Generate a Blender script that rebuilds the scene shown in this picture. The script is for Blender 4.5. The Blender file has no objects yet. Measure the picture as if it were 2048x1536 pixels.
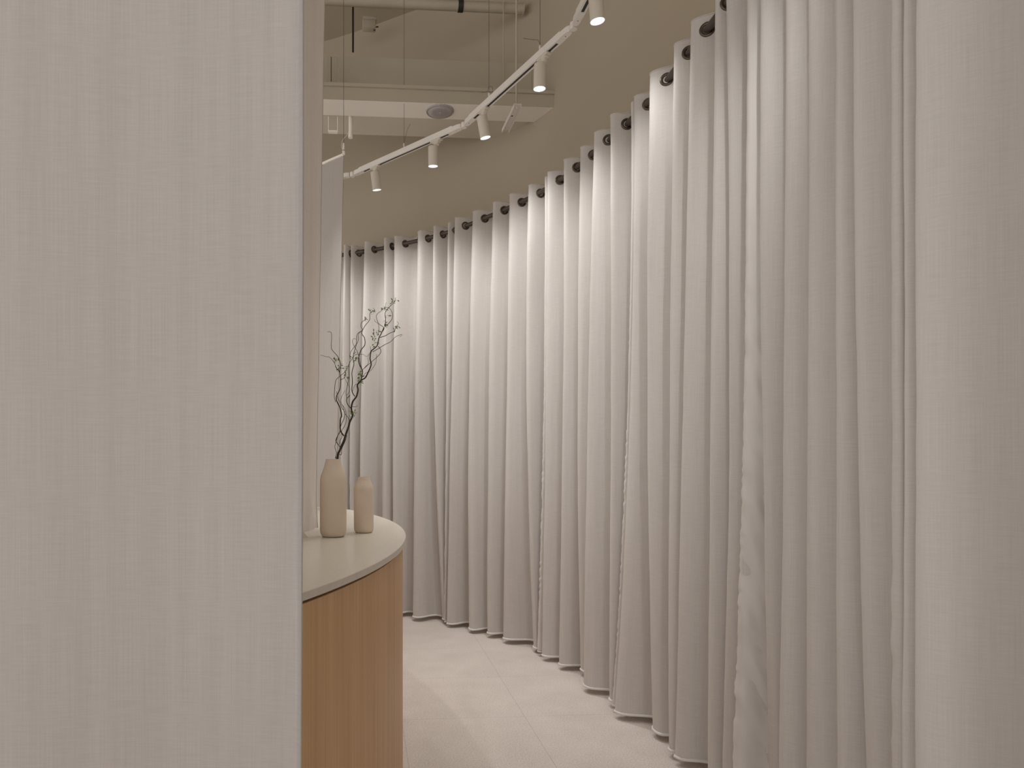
import bpy, bmesh, math, random
from mathutils import Vector, Matrix, noise
random.seed(7)
C = bpy.context.scene.collection
scene = bpy.context.scene
PI = math.pi

# ------------------------------------------------------------------ camera
cam_data = bpy.data.cameras.new('camera')
cam = bpy.data.objects.new('camera', cam_data)
C.objects.link(cam)
cam.location = (0, 0, 1.27)
cam.rotation_euler = (PI/2, 0, 0)
cam_data.sensor_width = 36.0
cam_data.lens = 1365.0/2048.0*36.0
cam_data.shift_x = (1024-820)/2048.0
cam_data.shift_y = (912-768)/2048.0
cam_data.clip_start = 0.02
cam_data.dof.use_dof = True
cam_data.dof.focus_distance = 3.2
cam_data.dof.aperture_fstop = 8.0
scene.camera = cam

# ------------------------------------------------------------------ world / exposure
world = bpy.data.worlds.new('world')
scene.world = world
world.use_nodes = True
bgn = world.node_tree.nodes['Background']
bgn.inputs[0].default_value = (1.0, 0.96, 0.93, 1)
bgn.inputs[1].default_value = 0.58
scene.view_settings.view_transform = 'Standard'
scene.view_settings.look = 'None'
scene.view_settings.gamma = 1.0
scene.view_settings.use_curve_mapping = False
scene.view_settings.exposure = 1.0
SPOT_POWER = 15.8
SPOT_COLOR = (1.0, 0.98, 0.955)

# ------------------------------------------------------------------ helpers
def new_mat(name, color, rough=0.6, metal=0.0, emit=None, strength=0.0):
    m = bpy.data.materials.new(name)
    m.use_nodes = True
    b = m.node_tree.nodes['Principled BSDF']
    b.inputs['Base Color'].default_value = (*color, 1)
    b.inputs['Roughness'].default_value = rough
    b.inputs['Metallic'].default_value = metal
    if emit:
        b.inputs['Emission Color'].default_value = (*emit, 1)
        b.inputs['Emission Strength'].default_value = strength
    return m

def nn(nt, kind, **kw):
    n = nt.nodes.new(kind)
    for k, v in kw.items():
        setattr(n, k, v)
    return n

def noise_tint(m, scale=3.0, amount=0.06, bump=0.0, bscale=60.0, coord='Object'):
    """procedural mottling of the base colour and a fine bump"""
    nt = m.node_tree
    b = nt.nodes['Principled BSDF']
    col = tuple(b.inputs['Base Color'].default_value)
    tc = nn(nt, 'ShaderNodeTexCoord')
    nz = nn(nt, 'ShaderNodeTexNoise'); nz.inputs['Scale'].default_value = scale
    nz.inputs['Detail'].default_value = 4
    nt.links.new(tc.outputs[coord], nz.inputs['Vector'])
    mr = nn(nt, 'ShaderNodeMapRange')
    mr.inputs['From Min'].default_value = .3; mr.inputs['From Max'].default_value = .7
    mr.inputs['To Min'].default_value = 1-amount; mr.inputs['To Max'].default_value = 1+amount
    nt.links.new(nz.outputs['Fac'], mr.inputs['Value'])
    vm = nn(nt, 'ShaderNodeVectorMath', operation='SCALE')
    vm.inputs[0].default_value = col[:3]
    nt.links.new(mr.outputs[0], vm.inputs['Scale'])
    nt.links.new(vm.outputs[0], b.inputs['Base Color'])
    if bump:
        n2 = nn(nt, 'ShaderNodeTexNoise'); n2.inputs['Scale'].default_value = bscale
        n2.inputs['Detail'].default_value = 3
        nt.links.new(tc.outputs[coord], n2.inputs['Vector'])
        bp = nn(nt, 'ShaderNodeBump'); bp.inputs['Strength'].default_value = bump
        bp.inputs['Distance'].default_value = 0.002
        nt.links.new(n2.outputs['Fac'], bp.inputs['Height'])
        nt.links.new(bp.outputs[0], b.inputs['Normal'])
    return m

def fabric_mat(name, color, trans=0.3, weave=1.0, streak=0.05, soft=0.0, wave=(70.0, 900.0)):
    """woven cloth: diffuse plus translucent, slubs along weft and warp in UV metres"""
    m = bpy.data.materials.new(name); m.use_nodes = True
    nt = m.node_tree; nt.nodes.clear()
    out = nn(nt, 'ShaderNodeOutputMaterial')
    uv = nn(nt, 'ShaderNodeUVMap')
    def nz(sx, sy, det=2):
        mp = nn(nt, 'ShaderNodeMapping'); mp.inputs['Scale'].default_value = (sx, sy, 1)
        nt.links.new(uv.outputs[0], mp.inputs['Vector'])
        n = nn(nt, 'ShaderNodeTexNoise'); n.inputs['Scale'].default_value = 1; n.inputs['Detail'].default_value = det
        nt.links.new(mp.outputs[0], n.inputs['Vector'])
        return n
    weft = nz(18, 420)
    warp = nz(520, 5)
    warp2 = nz(30, 0.7, 1)
    add = nn(nt, 'ShaderNodeMath', operation='ADD')
    nt.links.new(weft.outputs['Fac'], add.inputs[0]); nt.links.new(warp.outputs['Fac'], add.inputs[1])
    mr = nn(nt, 'ShaderNodeMapRange')
    mr.inputs['From Min'].default_value = .7; mr.inputs['From Max'].default_value = 1.3
    mr.inputs['To Min'].default_value = 1-.05*weave; mr.inputs['To Max'].default_value = 1+.05*weave
    nt.links.new(add.outputs[0], mr.inputs['Value'])
    mr2 = nn(nt, 'ShaderNodeMapRange')
    mr2.inputs['From Min'].default_value = .3; mr2.inputs['From Max'].default_value = .7
    mr2.inputs['To Min'].default_value = 1-streak; mr2.inputs['To Max'].default_value = 1+streak
    nt.links.new(warp2.outputs['Fac'], mr2.inputs['Value'])
    mu = nn(nt, 'ShaderNodeMath', operation='MULTIPLY')
    nt.links.new(mr.outputs[0], mu.inputs[0]); nt.links.new(mr2.outputs[0], mu.inputs[1])
    vm = nn(nt, 'ShaderNodeVectorMath', operation='SCALE')
    vm.inputs[0].default_value = color
    nt.links.new(mu.outputs[0], vm.inputs['Scale'])
    bp = nn(nt, 'ShaderNodeBump'); bp.inputs['Strength'].default_value = .35*weave; bp.inputs['Distance'].default_value = .0008
    nt.links.new(add.outputs[0], bp.inputs['Height'])
    d = nn(nt, 'ShaderNodeBsdfDiffuse'); t = nn(nt, 'ShaderNodeBsdfTranslucent')
    s = nn(nt, 'ShaderNodeBsdfSheen'); s.inputs['Roughness'].default_value = .4
    s.inputs['Color'].default_value = (.9, .88, .85, 1)
    for q in (d, t):
        nt.links.new(vm.outputs[0], q.inputs['Color']); nt.links.new(bp.outputs[0], q.inputs['Normal'])
    mx = nn(nt, 'ShaderNodeMixShader'); mx.inputs[0].default_value = trans
    nt.links.new(d.outputs[0], mx.inputs[1]); nt.links.new(t.outputs[0], mx.inputs[2])
    m2 = nn(nt, 'ShaderNodeMixShader'); m2.inputs[0].default_value = .10
    nt.links.new(mx.outputs[0], m2.inputs[1]); nt.links.new(s.outputs[0], m2.inputs[2])
    nt.links.new(m2.outputs[0], out.inputs['Surface'])
    return m

def link_mesh(name, verts, faces, mat, parent=None, smooth=False, origin=None, uvs=None):
    """origin = world point the mesh is given relative to; parent transforms are translation only"""
    o0 = Vector(origin) if origin is not None else Vector((0, 0, 0))
    me = bpy.data.meshes.new(name)
    me.from_pydata([tuple(Vector(v)-o0) for v in verts], [], faces)
    if uvs:
        l = me.uv_layers.new(name='UVMap')
        for lp in me.loops:
            l.data[lp.index].uv = uvs[lp.vertex_index]
    if smooth:
        me.polygons.foreach_set('use_smooth', [True]*len(me.polygons))
    me.materials.append(mat)
    me.update()
    o = bpy.data.objects.new(name, me)
    C.objects.link(o)
    o.location = o0
    if parent:
        o.parent = parent
        o.location = o0 - parent.location
    return o

def tag(o, label=None, cat=None, group=None, kind=None):
    if label: o['label'] = label
    if cat: o['category'] = cat
    if group: o['group'] = group
    if kind: o['kind'] = kind
    return o

def thing(name, label, cat, loc, group=None):
    o = bpy.data.objects.new(name, None); C.objects.link(o)
    o.empty_display_size = .05
    o.location = loc
    return tag(o, label, cat, group)

class MB:
    """collects simple shapes into one mesh"""
    def __init__(s): s.v = []; s.f = []
    def add(s, v, f):
        n = len(s.v); s.v += [Vector(p) for p in v]; s.f += [tuple(i+n for i in q) for q in f]
    def box(s, c, size, rot=0.0, bev=0.0):
        x, y, z = size[0]/2, size[1]/2, size[2]/2
        R = Matrix.Rotation(rot, 3, 'Z'); c = Vector(c)
        if bev <= 0:
            v = [R @ Vector((a*x, b*y, d*z)) + c for a in (-1, 1) for b in (-1, 1) for d in (-1, 1)]
            s.add(v, [(0,1,3,2),(4,6,7,5),(0,4,5,1),(2,3,7,6),(0,2,6,4),(1,5,7,3)])
        else:
            bm = bmesh.new(); bmesh.ops.create_cube(bm, size=1)
            for q in bm.verts: q.co = Vector((q.co.x*2*x, q.co.y*2*y, q.co.z*2*z))
            bmesh.ops.bevel(bm, geom=list(bm.edges), offset=bev, segments=2, affect='EDGES', profile=.5)
            bm.verts.index_update()
            s.add([R @ q.co + c for q in bm.verts], [[w.index for w in f.verts] for f in bm.faces]); bm.free()
    def tube(s, pts, r, n=8, cap=True):
        pts = [Vector(p) for p in pts]
        rr = r if isinstance(r, (list, tuple)) else [r]*len(pts)
        up = Vector((0, 0, 1)); base = len(s.v); prev = None
        for i, p in enumerate(pts):
            t = (pts[min(i+1, len(pts)-1)] - pts[max(i-1, 0)]).normalized()
            if prev is None:
                a = t.cross(up) if abs(t.z) < .95 else t.cross(Vector((1, 0, 0)))
            else:
                a = prev - t*prev.dot(t)
            a.normalize(); prev = a; b = t.cross(a)
            for k in range(n):
                g = 2*PI*k/n
                s.v.append(p + (a*math.cos(g) + b*math.sin(g))*rr[i])
        for i in range(len(pts)-1):
            for k in range(n):
                q = base + i*n; k2 = (k+1) % n
                s.f.append((q+k, q+k2, q+n+k2, q+n+k))
        if cap:
            s.f.append(tuple(base+k for k in reversed(range(n))))
            s.f.append(tuple(base+(len(pts)-1)*n+k for k in range(n)))
    def lathe(s, prof, c=(0, 0, 0), n=40, M=None):
        """prof: (radius, height) pairs; radius 0 closes"""
        c = Vector(c); rings = []
        for r, h in prof:
            if r < 1e-6:
                s.v.append((M @ Vector((0, 0, h)) if M else Vector((0, 0, h))) + c); rings.append([len(s.v)-1])
            else:
                ids = []
                for k in range(n):
                    g = 2*PI*k/n; p = Vector((r*math.cos(g), r*math.sin(g), h))
                    s.v.append((M @ p if M else p) + c); ids.append(len(s.v)-1)
                rings.append(ids)
        for a, b in zip(rings[:-1], rings[1:]):
            if len(a) == 1 and len(b) == 1: continue
            for k in range(n):
                k2 = (k+1) % n
                if len(a) == 1: s.f.append((a[0], b[k2], b[k]))
                elif len(b) == 1: s.f.append((a[k], a[k2], b[0]))
                else: s.f.append((a[k], a[k2], b[k2], b[k]))
    def prism(s, poly, z0, z1):
        n = len(poly)
        v = [(p[0], p[1], z0) for p in poly] + [(p[0], p[1], z1) for p in poly]
        s.add(v, [tuple(reversed(range(n))), tuple(range(n, 2*n))] + [(i, (i+1) % n, n+(i+1) % n, n+i) for i in range(n)])
    def build(s, name, mat, parent=None, smooth=False, origin=None, auto=None):
        o = link_mesh(name, s.v, s.f, mat, parent, smooth, origin)
        if auto is not None:
            o.data.polygons.foreach_set('use_smooth', [True]*len(o.data.polygons))
            try: o.data.set_sharp_from_angle(angle=math.radians(auto))
            except Exception: pass
        return o

def catmull(pts, n=8):
    out = []
    P = [Vector(p) for p in pts]; P = [2*P[0]-P[1]] + P + [2*P[-1]-P[-2]]
    for i in range(1, len(P)-2):
        for k in range(n):
            t = k/n
            a, b, c, d = P[i-1], P[i], P[i+1], P[i+2]
            out.append(.5*((2*b) + (c-a)*t + (2*a-5*b+4*c-d)*t*t + (3*b-a-3*c+d)*t**3))
    out.append(P[-2])
    return out

FOC = 1365.0; PPX = 820.0; HOR = 912.0; EYE = 1.27
def at(px, py, d):
    """the point of the place seen at photo position px, py at depth d metres"""
    return Vector(((px-PPX)/FOC*d, d, EYE+(HOR-py)/FOC*d))
ROOM = math.atan2(95.0, FOC)          # the building's axes are turned a little from the view
E1 = Vector((math.cos(ROOM), math.sin(ROOM), 0)); E2 = Vector((-math.sin(ROOM), math.cos(ROOM), 0))

# plan positions of the room-side crest of every curtain fold, at top, eye height and floor
FOLD_TOP = [[-0.6798, 5.6241], [-0.5251, 5.5308], [-0.4737, 5.5439], [-0.3552, 5.4469], [-0.1925, 5.3495], [-0.1185, 5.3106], [0.076, 5.1752], [0.1795, 5.0739], [0.2871, 4.9979], [0.3248, 4.9034], [0.4453, 4.7633], [0.5655, 4.5981], [0.6558, 4.461], [0.7518, 4.3031], [0.8318, 4.1753], [0.8295, 4.1164], [0.8901, 3.9359], [0.9462, 3.7791], [0.9755, 3.6041], [1.0075, 3.4223], [1.0739, 3.2966], [1.0676, 3.253], [1.0732, 3.047], [1.0987, 2.8325], [1.1075, 2.6858], [1.1267, 2.5097], [1.1241, 2.4262], [1.1339, 2.2838], [1.1294, 2.1874], [1.1371, 2.0618], [1.1377, 1.9418], [1.1294, 1.8065], [1.1241, 1.7263], [1.126, 1.5856], [1.1041, 1.5285], [1.0882, 1.4661], [1.13, 1.2], [1.14, 0.98], [1.14, 0.78], [1.13, 0.56], [1.13, 0.34], [1.14, 0.12], [1.13, -0.1], [1.13, -0.32], [1.14, -0.54], [1.14, -0.76]]
FOLD_MID = [[-0.7041, 5.6533], [-0.5514, 5.5595], [-0.486, 5.5727], [-0.3935, 5.4752], [-0.1948, 5.3773], [-0.1309, 5.3382], [0.0503, 5.202], [0.199, 5.1093], [0.2727, 5.0519], [0.293, 4.9779], [0.4207, 4.8205], [0.5429, 4.6763], [0.642, 4.5365], [0.7551, 4.344], [0.8342, 4.2521], [0.826, 4.174], [0.8949, 3.9926], [0.9515, 3.8577], [0.9457, 3.6339], [1.014, 3.4313], [1.0631, 3.3409], [1.0523, 3.2794], [1.0681, 3.0539], [1.088, 2.849], [1.0957, 2.7464], [1.133, 2.5663], [1.161, 2.4809], [1.1435, 2.3295], [1.1517, 2.2258], [1.1484, 2.0928], [1.1484, 1.9661], [1.1441, 1.8246], [1.1431, 1.7393], [1.137, 1.5935], [1.1092, 1.5323], [1.0884, 1.4661], [1.13, 1.2], [1.14, 0.98], [1.14, 0.78], [1.13, 0.56], [1.13, 0.34], [1.14, 0.12], [1.13, -0.1], [1.13, -0.32], [1.14, -0.54], [1.14, -0.76]]
FOLD_BOT = [[-0.716, 5.6825], [-0.5591, 5.5882], [-0.4892, 5.6015], [-0.4041, 5.5035], [-0.208, 5.4051], [-0.1292, 5.3657], [0.042, 5.2289], [0.2697, 5.1447], [0.2589, 5.1059], [0.2751, 5.0525], [0.4352, 4.8778], [0.546, 4.7545], [0.6356, 4.612], [0.8111, 4.385], [0.8126, 4.3289], [0.8197, 4.2315], [0.8876, 4.0493], [0.9862, 3.9363], [0.9376, 3.6636], [1.0116, 3.4402], [1.0069, 3.3852], [0.9935, 3.3059], [1.1004, 3.0608], [1.0931, 2.8654], [1.0905, 2.807], [1.1541, 2.6229], [1.1608, 2.5356], [1.1258, 2.3753], [1.2084, 2.2642], [1.1483, 2.1238], [1.156, 1.9904], [1.1588, 1.8427], [1.191, 1.7523], [1.1404, 1.6015], [1.1015, 1.5361], [1.0889, 1.4661], [1.13, 1.2], [1.14, 0.98], [1.14, 0.78], [1.13, 0.56], [1.13, 0.34], [1.14, 0.12], [1.13, -0.1], [1.13, -0.32], [1.14, -0.54], [1.14, -0.76]]
# ------------------------------------------------------------------ materials
M_floor = bpy.data.materials.new('stone_tile'); M_floor.use_nodes = True
def floor_nodes(m):
    nt = m.node_tree; b = nt.nodes['Principled BSDF']
    b.inputs['Roughness'].default_value = .55
    tc = nn(nt, 'ShaderNodeTexCoord')
    n1 = nn(nt, 'ShaderNodeTexNoise'); n1.inputs['Scale'].default_value = 5; n1.inputs['Detail'].default_value = 6
    n2 = nn(nt, 'ShaderNodeTexNoise'); n2.inputs['Scale'].default_value = 150; n2.inputs['Detail'].default_value = 3
    n3 = nn(nt, 'ShaderNodeTexVoronoi'); n3.inputs['Scale'].default_value = 42
    for n in (n1, n2, n3): nt.links.new(tc.outputs['Object'], n.inputs['Vector'])
    r = nn(nt, 'ShaderNodeValToRGB'); r.color_ramp.elements[0].position = .35; r.color_ramp.elements[1].position = .68
    r.color_ramp.elements[0].color = (.655, .590, .545, 1); r.color_ramp.elements[1].color = (.715, .650, .600, 1)
    nt.links.new(n1.outputs['Fac'], r.inputs[0])
    mr = nn(nt, 'ShaderNodeMapRange'); mr.inputs['From Min'].default_value = .3; mr.inputs['From Max'].default_value = .7
    mr.inputs['To Min'].default_value = .80; mr.inputs['To Max'].default_value = 1.11
    nt.links.new(n2.outputs['Fac'], mr.inputs['Value'])
    # sparse dark pits
    pit = nn(nt, 'ShaderNodeMapRange'); pit.inputs['From Min'].default_value = .04; pit.inputs['From Max'].default_value = .10
    pit.inputs['To Min'].default_value = .5; pit.inputs['To Max'].default_value = 1.0
    nt.links.new(n3.outputs['Distance'], pit.inputs['Value'])
    n4 = nn(nt, 'ShaderNodeTexNoise'); n4.inputs['Scale'].default_value = 14
    nt.links.new(tc.outputs['Object'], n4.inputs['Vector'])
    gt = nn(nt, 'ShaderNodeMath', operation='LESS_THAN'); gt.inputs[1].default_value = .52
    nt.links.new(n4.outputs['Fac'], gt.inputs[0])
    pm = nn(nt, 'ShaderNodeMath', operation='MAXIMUM')
    nt.links.new(pit.outputs[0], pm.inputs[0]); nt.links.new(gt.outputs[0], pm.inputs[1])
    # joints every 0.6 m
    sx = nn(nt, 'ShaderNodeSeparateXYZ'); nt.links.new(tc.outputs['Object'], sx.inputs[0])
    js = []
    for ax, off in (('X', .789), ('Y', 3.281)):
        a = nn(nt, 'ShaderNodeMath', operation='SUBTRACT'); a.inputs[1].default_value = off - 60*.6 - .3
        nt.links.new(sx.outputs[ax], a.inputs[0])
        d = nn(nt, 'ShaderNodeMath', operation='MODULO'); d.inputs[1].default_value = .6
        nt.links.new(a.outputs[0], d.inputs[0])
        e = nn(nt, 'ShaderNodeMath', operation='SUBTRACT'); e.inputs[1].default_value = .3
        nt.links.new(d.outputs[0], e.inputs[0])
        f = nn(nt, 'ShaderNodeMath', operation='ABSOLUTE'); nt.links.new(e.outputs[0], f.inputs[0])
        g = nn(nt, 'ShaderNodeMath', operation='LESS_THAN'); g.inputs[1].default_value = .0013
        nt.links.new(f.outputs[0], g.inputs[0]); js.append(g)
    mx = nn(nt, 'ShaderNodeMath', operation='MAXIMUM')
    nt.links.new(js[0].outputs[0], mx.inputs[0]); nt.links.new(js[1].outputs[0], mx.inputs[1])
    jm = nn(nt, 'ShaderNodeMapRange'); jm.inputs['To Min'].default_value = 1; jm.inputs['To Max'].default_value = .74
    nt.links.new(mx.outputs[0], jm.inputs['Value'])
    a1 = nn(nt, 'ShaderNodeMath', operation='MULTIPLY'); a2 = nn(nt, 'ShaderNodeMath', operation='MULTIPLY')
    nt.links.new(mr.outputs[0], a1.inputs[0]); nt.links.new(pm.outputs[0], a1.inputs[1])
    nt.links.new(a1.outputs[0], a2.inputs[0]); nt.links.new(jm.outputs[0], a2.inputs[1])
    vm = nn(nt, 'ShaderNodeVectorMath', operation='SCALE')
    nt.links.new(r.outputs[0], vm.inputs[0]); nt.links.new(a2.outputs[0], vm.inputs['Scale'])
    nt.links.new(vm.outputs[0], b.inputs['Base Color'])
    bp = nn(nt, 'ShaderNodeBump'); bp.inputs['Strength'].default_value = .15; bp.inputs['Distance'].default_value = .001
    nt.links.new(n2.outputs['Fac'], bp.inputs['Height']); nt.links.new(bp.outputs[0], b.inputs['Normal'])
floor_nodes(M_floor)

M_wall = noise_tint(new_mat('olive_wall_paint', (.475, .405, .31), .8), 1.2, .03, .15, 140)
M_ceil = noise_tint(new_mat('grey_ceiling_paint', (.44, .39, .305), .85), 1.5, .04, .2, 60)
M_beam = noise_tint(new_mat('bulkhead_paint', (.48, .43, .34), .8), 1.8, .05, .2, 90)
M_soffit = noise_tint(new_mat('soffit_paint', (.90, .86, .79), .8), 1.8, .03, .1, 90)
M_pipe = noise_tint(new_mat('painted_pipe', (.50, .45, .37), .7), 6, .05, .2, 50)
M_white = noise_tint(new_mat('white_powder_coat', (.80, .76, .71), .45), 8, .02)
M_lamp = noise_tint(new_mat('lamp_white', (.68, .62, .53), .5), 8, .02)
M_slot = new_mat('black_track_insert', (.012, .010, .010), .5)
M_black = new_mat('black_metal', (.02, .018, .016), .5)
M_cable = new_mat('steel_cable', (.12, .105, .09), .4, .6)
M_bronze = noise_tint(new_mat('bronze_rod', (.085, .065, .055), .38, .35), 12, .1)
M_grommet = noise_tint(new_mat('grommet_metal', (.11, .085, .065), .28, .7), 20, .1)
M_glow = new_mat('led_lens', (.9, .95, .95), .3, 0, (.93, 1.0, .97), 1.3)
M_trim = new_mat('lamp_reflector', (.8, .83, .85), .2, .3, (.85, .93, 1.0), .35)
M_curtain = fabric_mat('linen_curtain', (.90, .865, .84), .38, 1.0, .02)
M_hem = fabric_mat('hem_piping', (.88, .86, .84), .1, 1.0, .02)
M_satin = noise_tint(new_mat('satin_side_hem', (.64, .61, .585), .45), 5, .02)
M_sheer = fabric_mat('sheer_banner', (.69, .66, .64), .34, 1.1, .026)
M_sheer_c = fabric_mat('sheer_banner_dimmed', (.63, .59, .56), .5, 1.0, .015)  # colour darkened to stand in for the dimmer light on banner C
M_soffit_b = noise_tint(new_mat('back_soffit_paint', (.66, .60, .52), .8), 1.8, .03, .1, 90)
M_sheer_b = fabric_mat('sheer_banner_shaded', (.74, .68, .62), .25, .8, .02)  # browner colour carries the shade on the edge-on banner B
M_clay = noise_tint(new_mat('matte_clay', (.68, .565, .45), .75), 9, .05, .35, 110)
M_stone = noise_tint(new_mat('countertop_stone', (.68, .625, .54), .24), 60, .03)
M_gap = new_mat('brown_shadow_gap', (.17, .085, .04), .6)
M_bark = noise_tint(new_mat('dark_bark', (.035, .026, .018), .75), 90, .3)
M_leaf = noise_tint(new_mat('green_leaf', (.115, .175, .025), .5), 60, .2)

M_wood = bpy.data.materials.new('oak_veneer'); M_wood.use_nodes = True
def wood_nodes(m):
    nt = m.node_tree; b = nt.nodes['Principled BSDF']; b.inputs['Roughness'].default_value = .5
    uv = nn(nt, 'ShaderNodeUVMap')
    def nz(sx, sy, d=3):
        mp = nn(nt, 'ShaderNodeMapping'); mp.inputs['Scale'].default_value = (sx, sy, 1)
        nt.links.new(uv.outputs[0], mp.inputs['Vector'])
        n = nn(nt, 'ShaderNodeTexNoise'); n.inputs['Scale'].default_value = 1; n.inputs['Detail'].default_value = d
        nt.links.new(mp.outputs[0], n.inputs['Vector']); return n
    a = nz(170, 1.6); c = nz(22, .5)
    ad = nn(nt, 'ShaderNodeMath', operation='ADD'); nt.links.new(a.outputs['Fac'], ad.inputs[0]); nt.links.new(c.outputs['Fac'], ad.inputs[1])
    mr = nn(nt, 'ShaderNodeMapRange'); mr.inputs['From Min'].default_value = .7; mr.inputs['From Max'].default_value = 1.3
    nt.links.new(ad.outputs[0], mr.inputs['Value'])
    r = nn(nt, 'ShaderNodeValToRGB')
    r.color_ramp.elements[0].color = (.565, .345, .170, 1); r.color_ramp.elements[1].color = (.69, .445, .240, 1)
    nt.links.new(mr.outputs[0], r.inputs[0]); nt.links.new(r.outputs[0], b.inputs['Base Color'])
    bp = nn(nt, 'ShaderNodeBump'); bp.inputs['Strength'].default_value = .12; bp.inputs['Distance'].default_value = .001
    nt.links.new(a.outputs['Fac'], bp.inputs['Height']); nt.links.new(bp.outputs[0], b.inputs['Normal'])
wood_nodes(M_wood)

# ------------------------------------------------------------------ setting
def struct(name, mb, mat, smooth=False, auto=None):
    o = mb.build(name, mat, None, smooth, None, auto); o['kind'] = 'structure'; return o

fl = MB(); fl.box((-1.4, 2.2, -.05), (8.4, 9.4, .1))
fo = struct('floor', fl, M_floor)
fo.rotation_euler[2] = ROOM
CEIL = 4.85
cl = MB(); cl.box((-1.4, 2.2, CEIL+.05), (8.4, 9.4, .1), 0)
struct('ceiling', cl, M_ceil).rotation_euler[2] = ROOM

WALL = catmull([(x, y, 0) for x, y in [(-5, 6.6), (-3.4, 6.55), (-2, 6.28), (-.816, 5.925), (.06, 5.47), (.31, 5.333), (.63, 5.11), (.855, 4.86), (.98, 4.61),
        (1.11, 4.32), (1.22, 3.98), (1.29, 3.6), (1.33, 3.2), (1.35, 2.8), (1.37, 2.0), (1.37, 1.0), (1.37, -2.2)]], 6)
def offset_path(P, d):
    out = []
    for i, p in enumerate(P):
        t = (P[min(i+1, len(P)-1)]-P[max(i-1, 0)]).normalized()
        out.append(p + Vector((-t.y, t.x, 0))*d)
    return out
wi = WALL; wo = offset_path(WALL, .12)
w = MB(); n = len(wi)
for z in (0, CEIL):
    for P in (wi, wo):
        w.v += [Vector((p.x, p.y, z)) for p in P]
for i in range(n-1):
    w.f += [(i, i+1, 2*n+i+1, 2*n+i), (n+i+1, n+i, 3*n+i, 3*n+i+1), (2*n+i, 2*n+i+1, 3*n+i+1, 3*n+i), (i+1, i, n+i, n+i+1)]
w.f += [(0, 2*n, 3*n, n), (n-1, 2*n-1, 4*n-1, 3*n-1)]
struct('wall_back', w, M_wall, auto=40)

# bulkheads under the ceiling: a low soffit, then a taller one behind it
def room_box(mb, x_end, y_end, length, depth, z0, z1):
    """box whose front right bottom corner is x_end, y_end, along the building's axes"""
    p = Vector((x_end, y_end, 0)); c = p - E1*(length/2) + E2*(depth/2)
    mb.box((c.x, c.y, (z0+z1)/2), (length, depth, z1-z0), ROOM, 0)
b = MB(); room_box(b, .972, 4.629, 2.98, .206, 3.632, 3.7235)
b1 = struct('trim_1', b, M_soffit)
b = MB(); room_box(b, .982, 4.609, 3.0, .02, 3.716, 3.738)
room_box(b, .972, 4.6245, 2.98, .0045, 3.634, 3.716)
struct('trim_2', b, M_beam)
b = MB(); room_box(b, .864, 4.842, 2.88, .31, 3.667, 4.053)
struct('trim_3', b, M_beam)
b = MB(); room_box(b, .860, 4.844, 2.87, .306, 3.655, 3.668)
struct('trim_4', b, M_soffit_b)
# ------------------------------------------------------------------ ceiling services
def simple(name, mb, mat, label, cat, smooth=False, auto=None, group=None):
    return tag(mb.build(name, mat, None, smooth, mb.v[0].copy()*0, auto), label, cat, group)

t = thing('ceiling_pipe', 'thick painted round pipe running under the ceiling into the wall', 'pipe', (0, 4.7, 4.33))
pc = at(1048, 18, 4.86)
m = MB(); m.tube([pc - E1*2.6, pc], .034, 24); m.build('pipe_run', M_pipe, t, auto=40)
m = MB(); m.tube([pc - E1*.012, pc - E1*.004], .042, 24); m.build('collar', M_pipe, t, auto=40)
m = MB(); q = at(921, 12, 4.83)
m.tube([q-E1*.018, q+E1*.018], .041, 20)
m.box(q+Vector((.0, 0, (CEIL-q.z)/2)), (.03, .02, CEIL-q.z), ROOM)
o = m.build('pipe_strap', M_black, t, auto=40); o['label'] = 'black metal strap around the pipe'

def vrod(name, px, ytop, ybot, d, r, mat, label, cat, top=None):
    a = at(px, ybot, d); z1 = CEIL if top is None else top
    m = MB(); m.tube([a, (a.x, a.y, z1)], r, 8)
    m.box((a.x, a.y, z1-.004), (.03, .03, .008))
    o = m.build(name, mat, None, False, a, 50)
    return tag(o, label, cat)
vrod('hanging_rod', 1007, 0, 172, 4.80, .0045, M_pipe, 'thin pale rod dropping from the ceiling onto the end of the bulkhead', 'rod')
vrod('conduit', 706, 10, 104, 4.87, .007, M_black, 'dark thin conduit dropping from the ceiling behind the bulkhead, above the hanging banner', 'conduit')
a = at(661.5, 112, 4.40)
# hanger plates on the left end of the bulkhead
t = thing('cable_tray_hanger', 'faint painted hanger bracket with screws against the tall bulkhead, left end', 'bracket', at(662, 160, 4.64))
m = MB()
for px in (655, 673):
    m.tube([at(px, 113, 4.655), at(px, 164, 4.655)], .003, 6)
m.tube([at(652, 113, 4.655), at(676, 113.5, 4.655)], .003, 6)
m.build('frame', M_beam, t)
m = MB(); m.tube([at(662.3, 114, 4.65), at(662.3, 163, 4.65)], .0026, 6); o = m.build('threaded_rod', M_black, t); o['label'] = 'dark threaded rod'
t = thing('wall_bracket', 'small white clip bracket with two stems under the bulkhead beside the banner cable', 'bracket', at(666, 264, 4.735))
m = MB(); m.box(at(666, 264, 4.735), (.062, .03, .012), ROOM); m.build('clip', M_soffit, t)
m = MB()
for px in (657, 675):
    m = MB(); m.tube([at(px, 264, 4.735), at(px, 233, 4.735)], .003, 6); m.build('stem', M_soffit, t)
t = thing('drop_pipe', 'short pale round pipe stub hanging under the bulkhead beside the banner cable', 'pipe', at(701, 274, 4.76))
m = MB(); m.tube([at(701, 272, 4.76), at(701, 228, 4.76)], .013, 14); m.build('stub', M_soffit, t, auto=40)
m = MB(); m.tube([at(701, 276, 4.76), at(701, 270, 4.76)], .016, 14); m.build('end_cap', M_soffit, t, auto=40)

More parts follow.
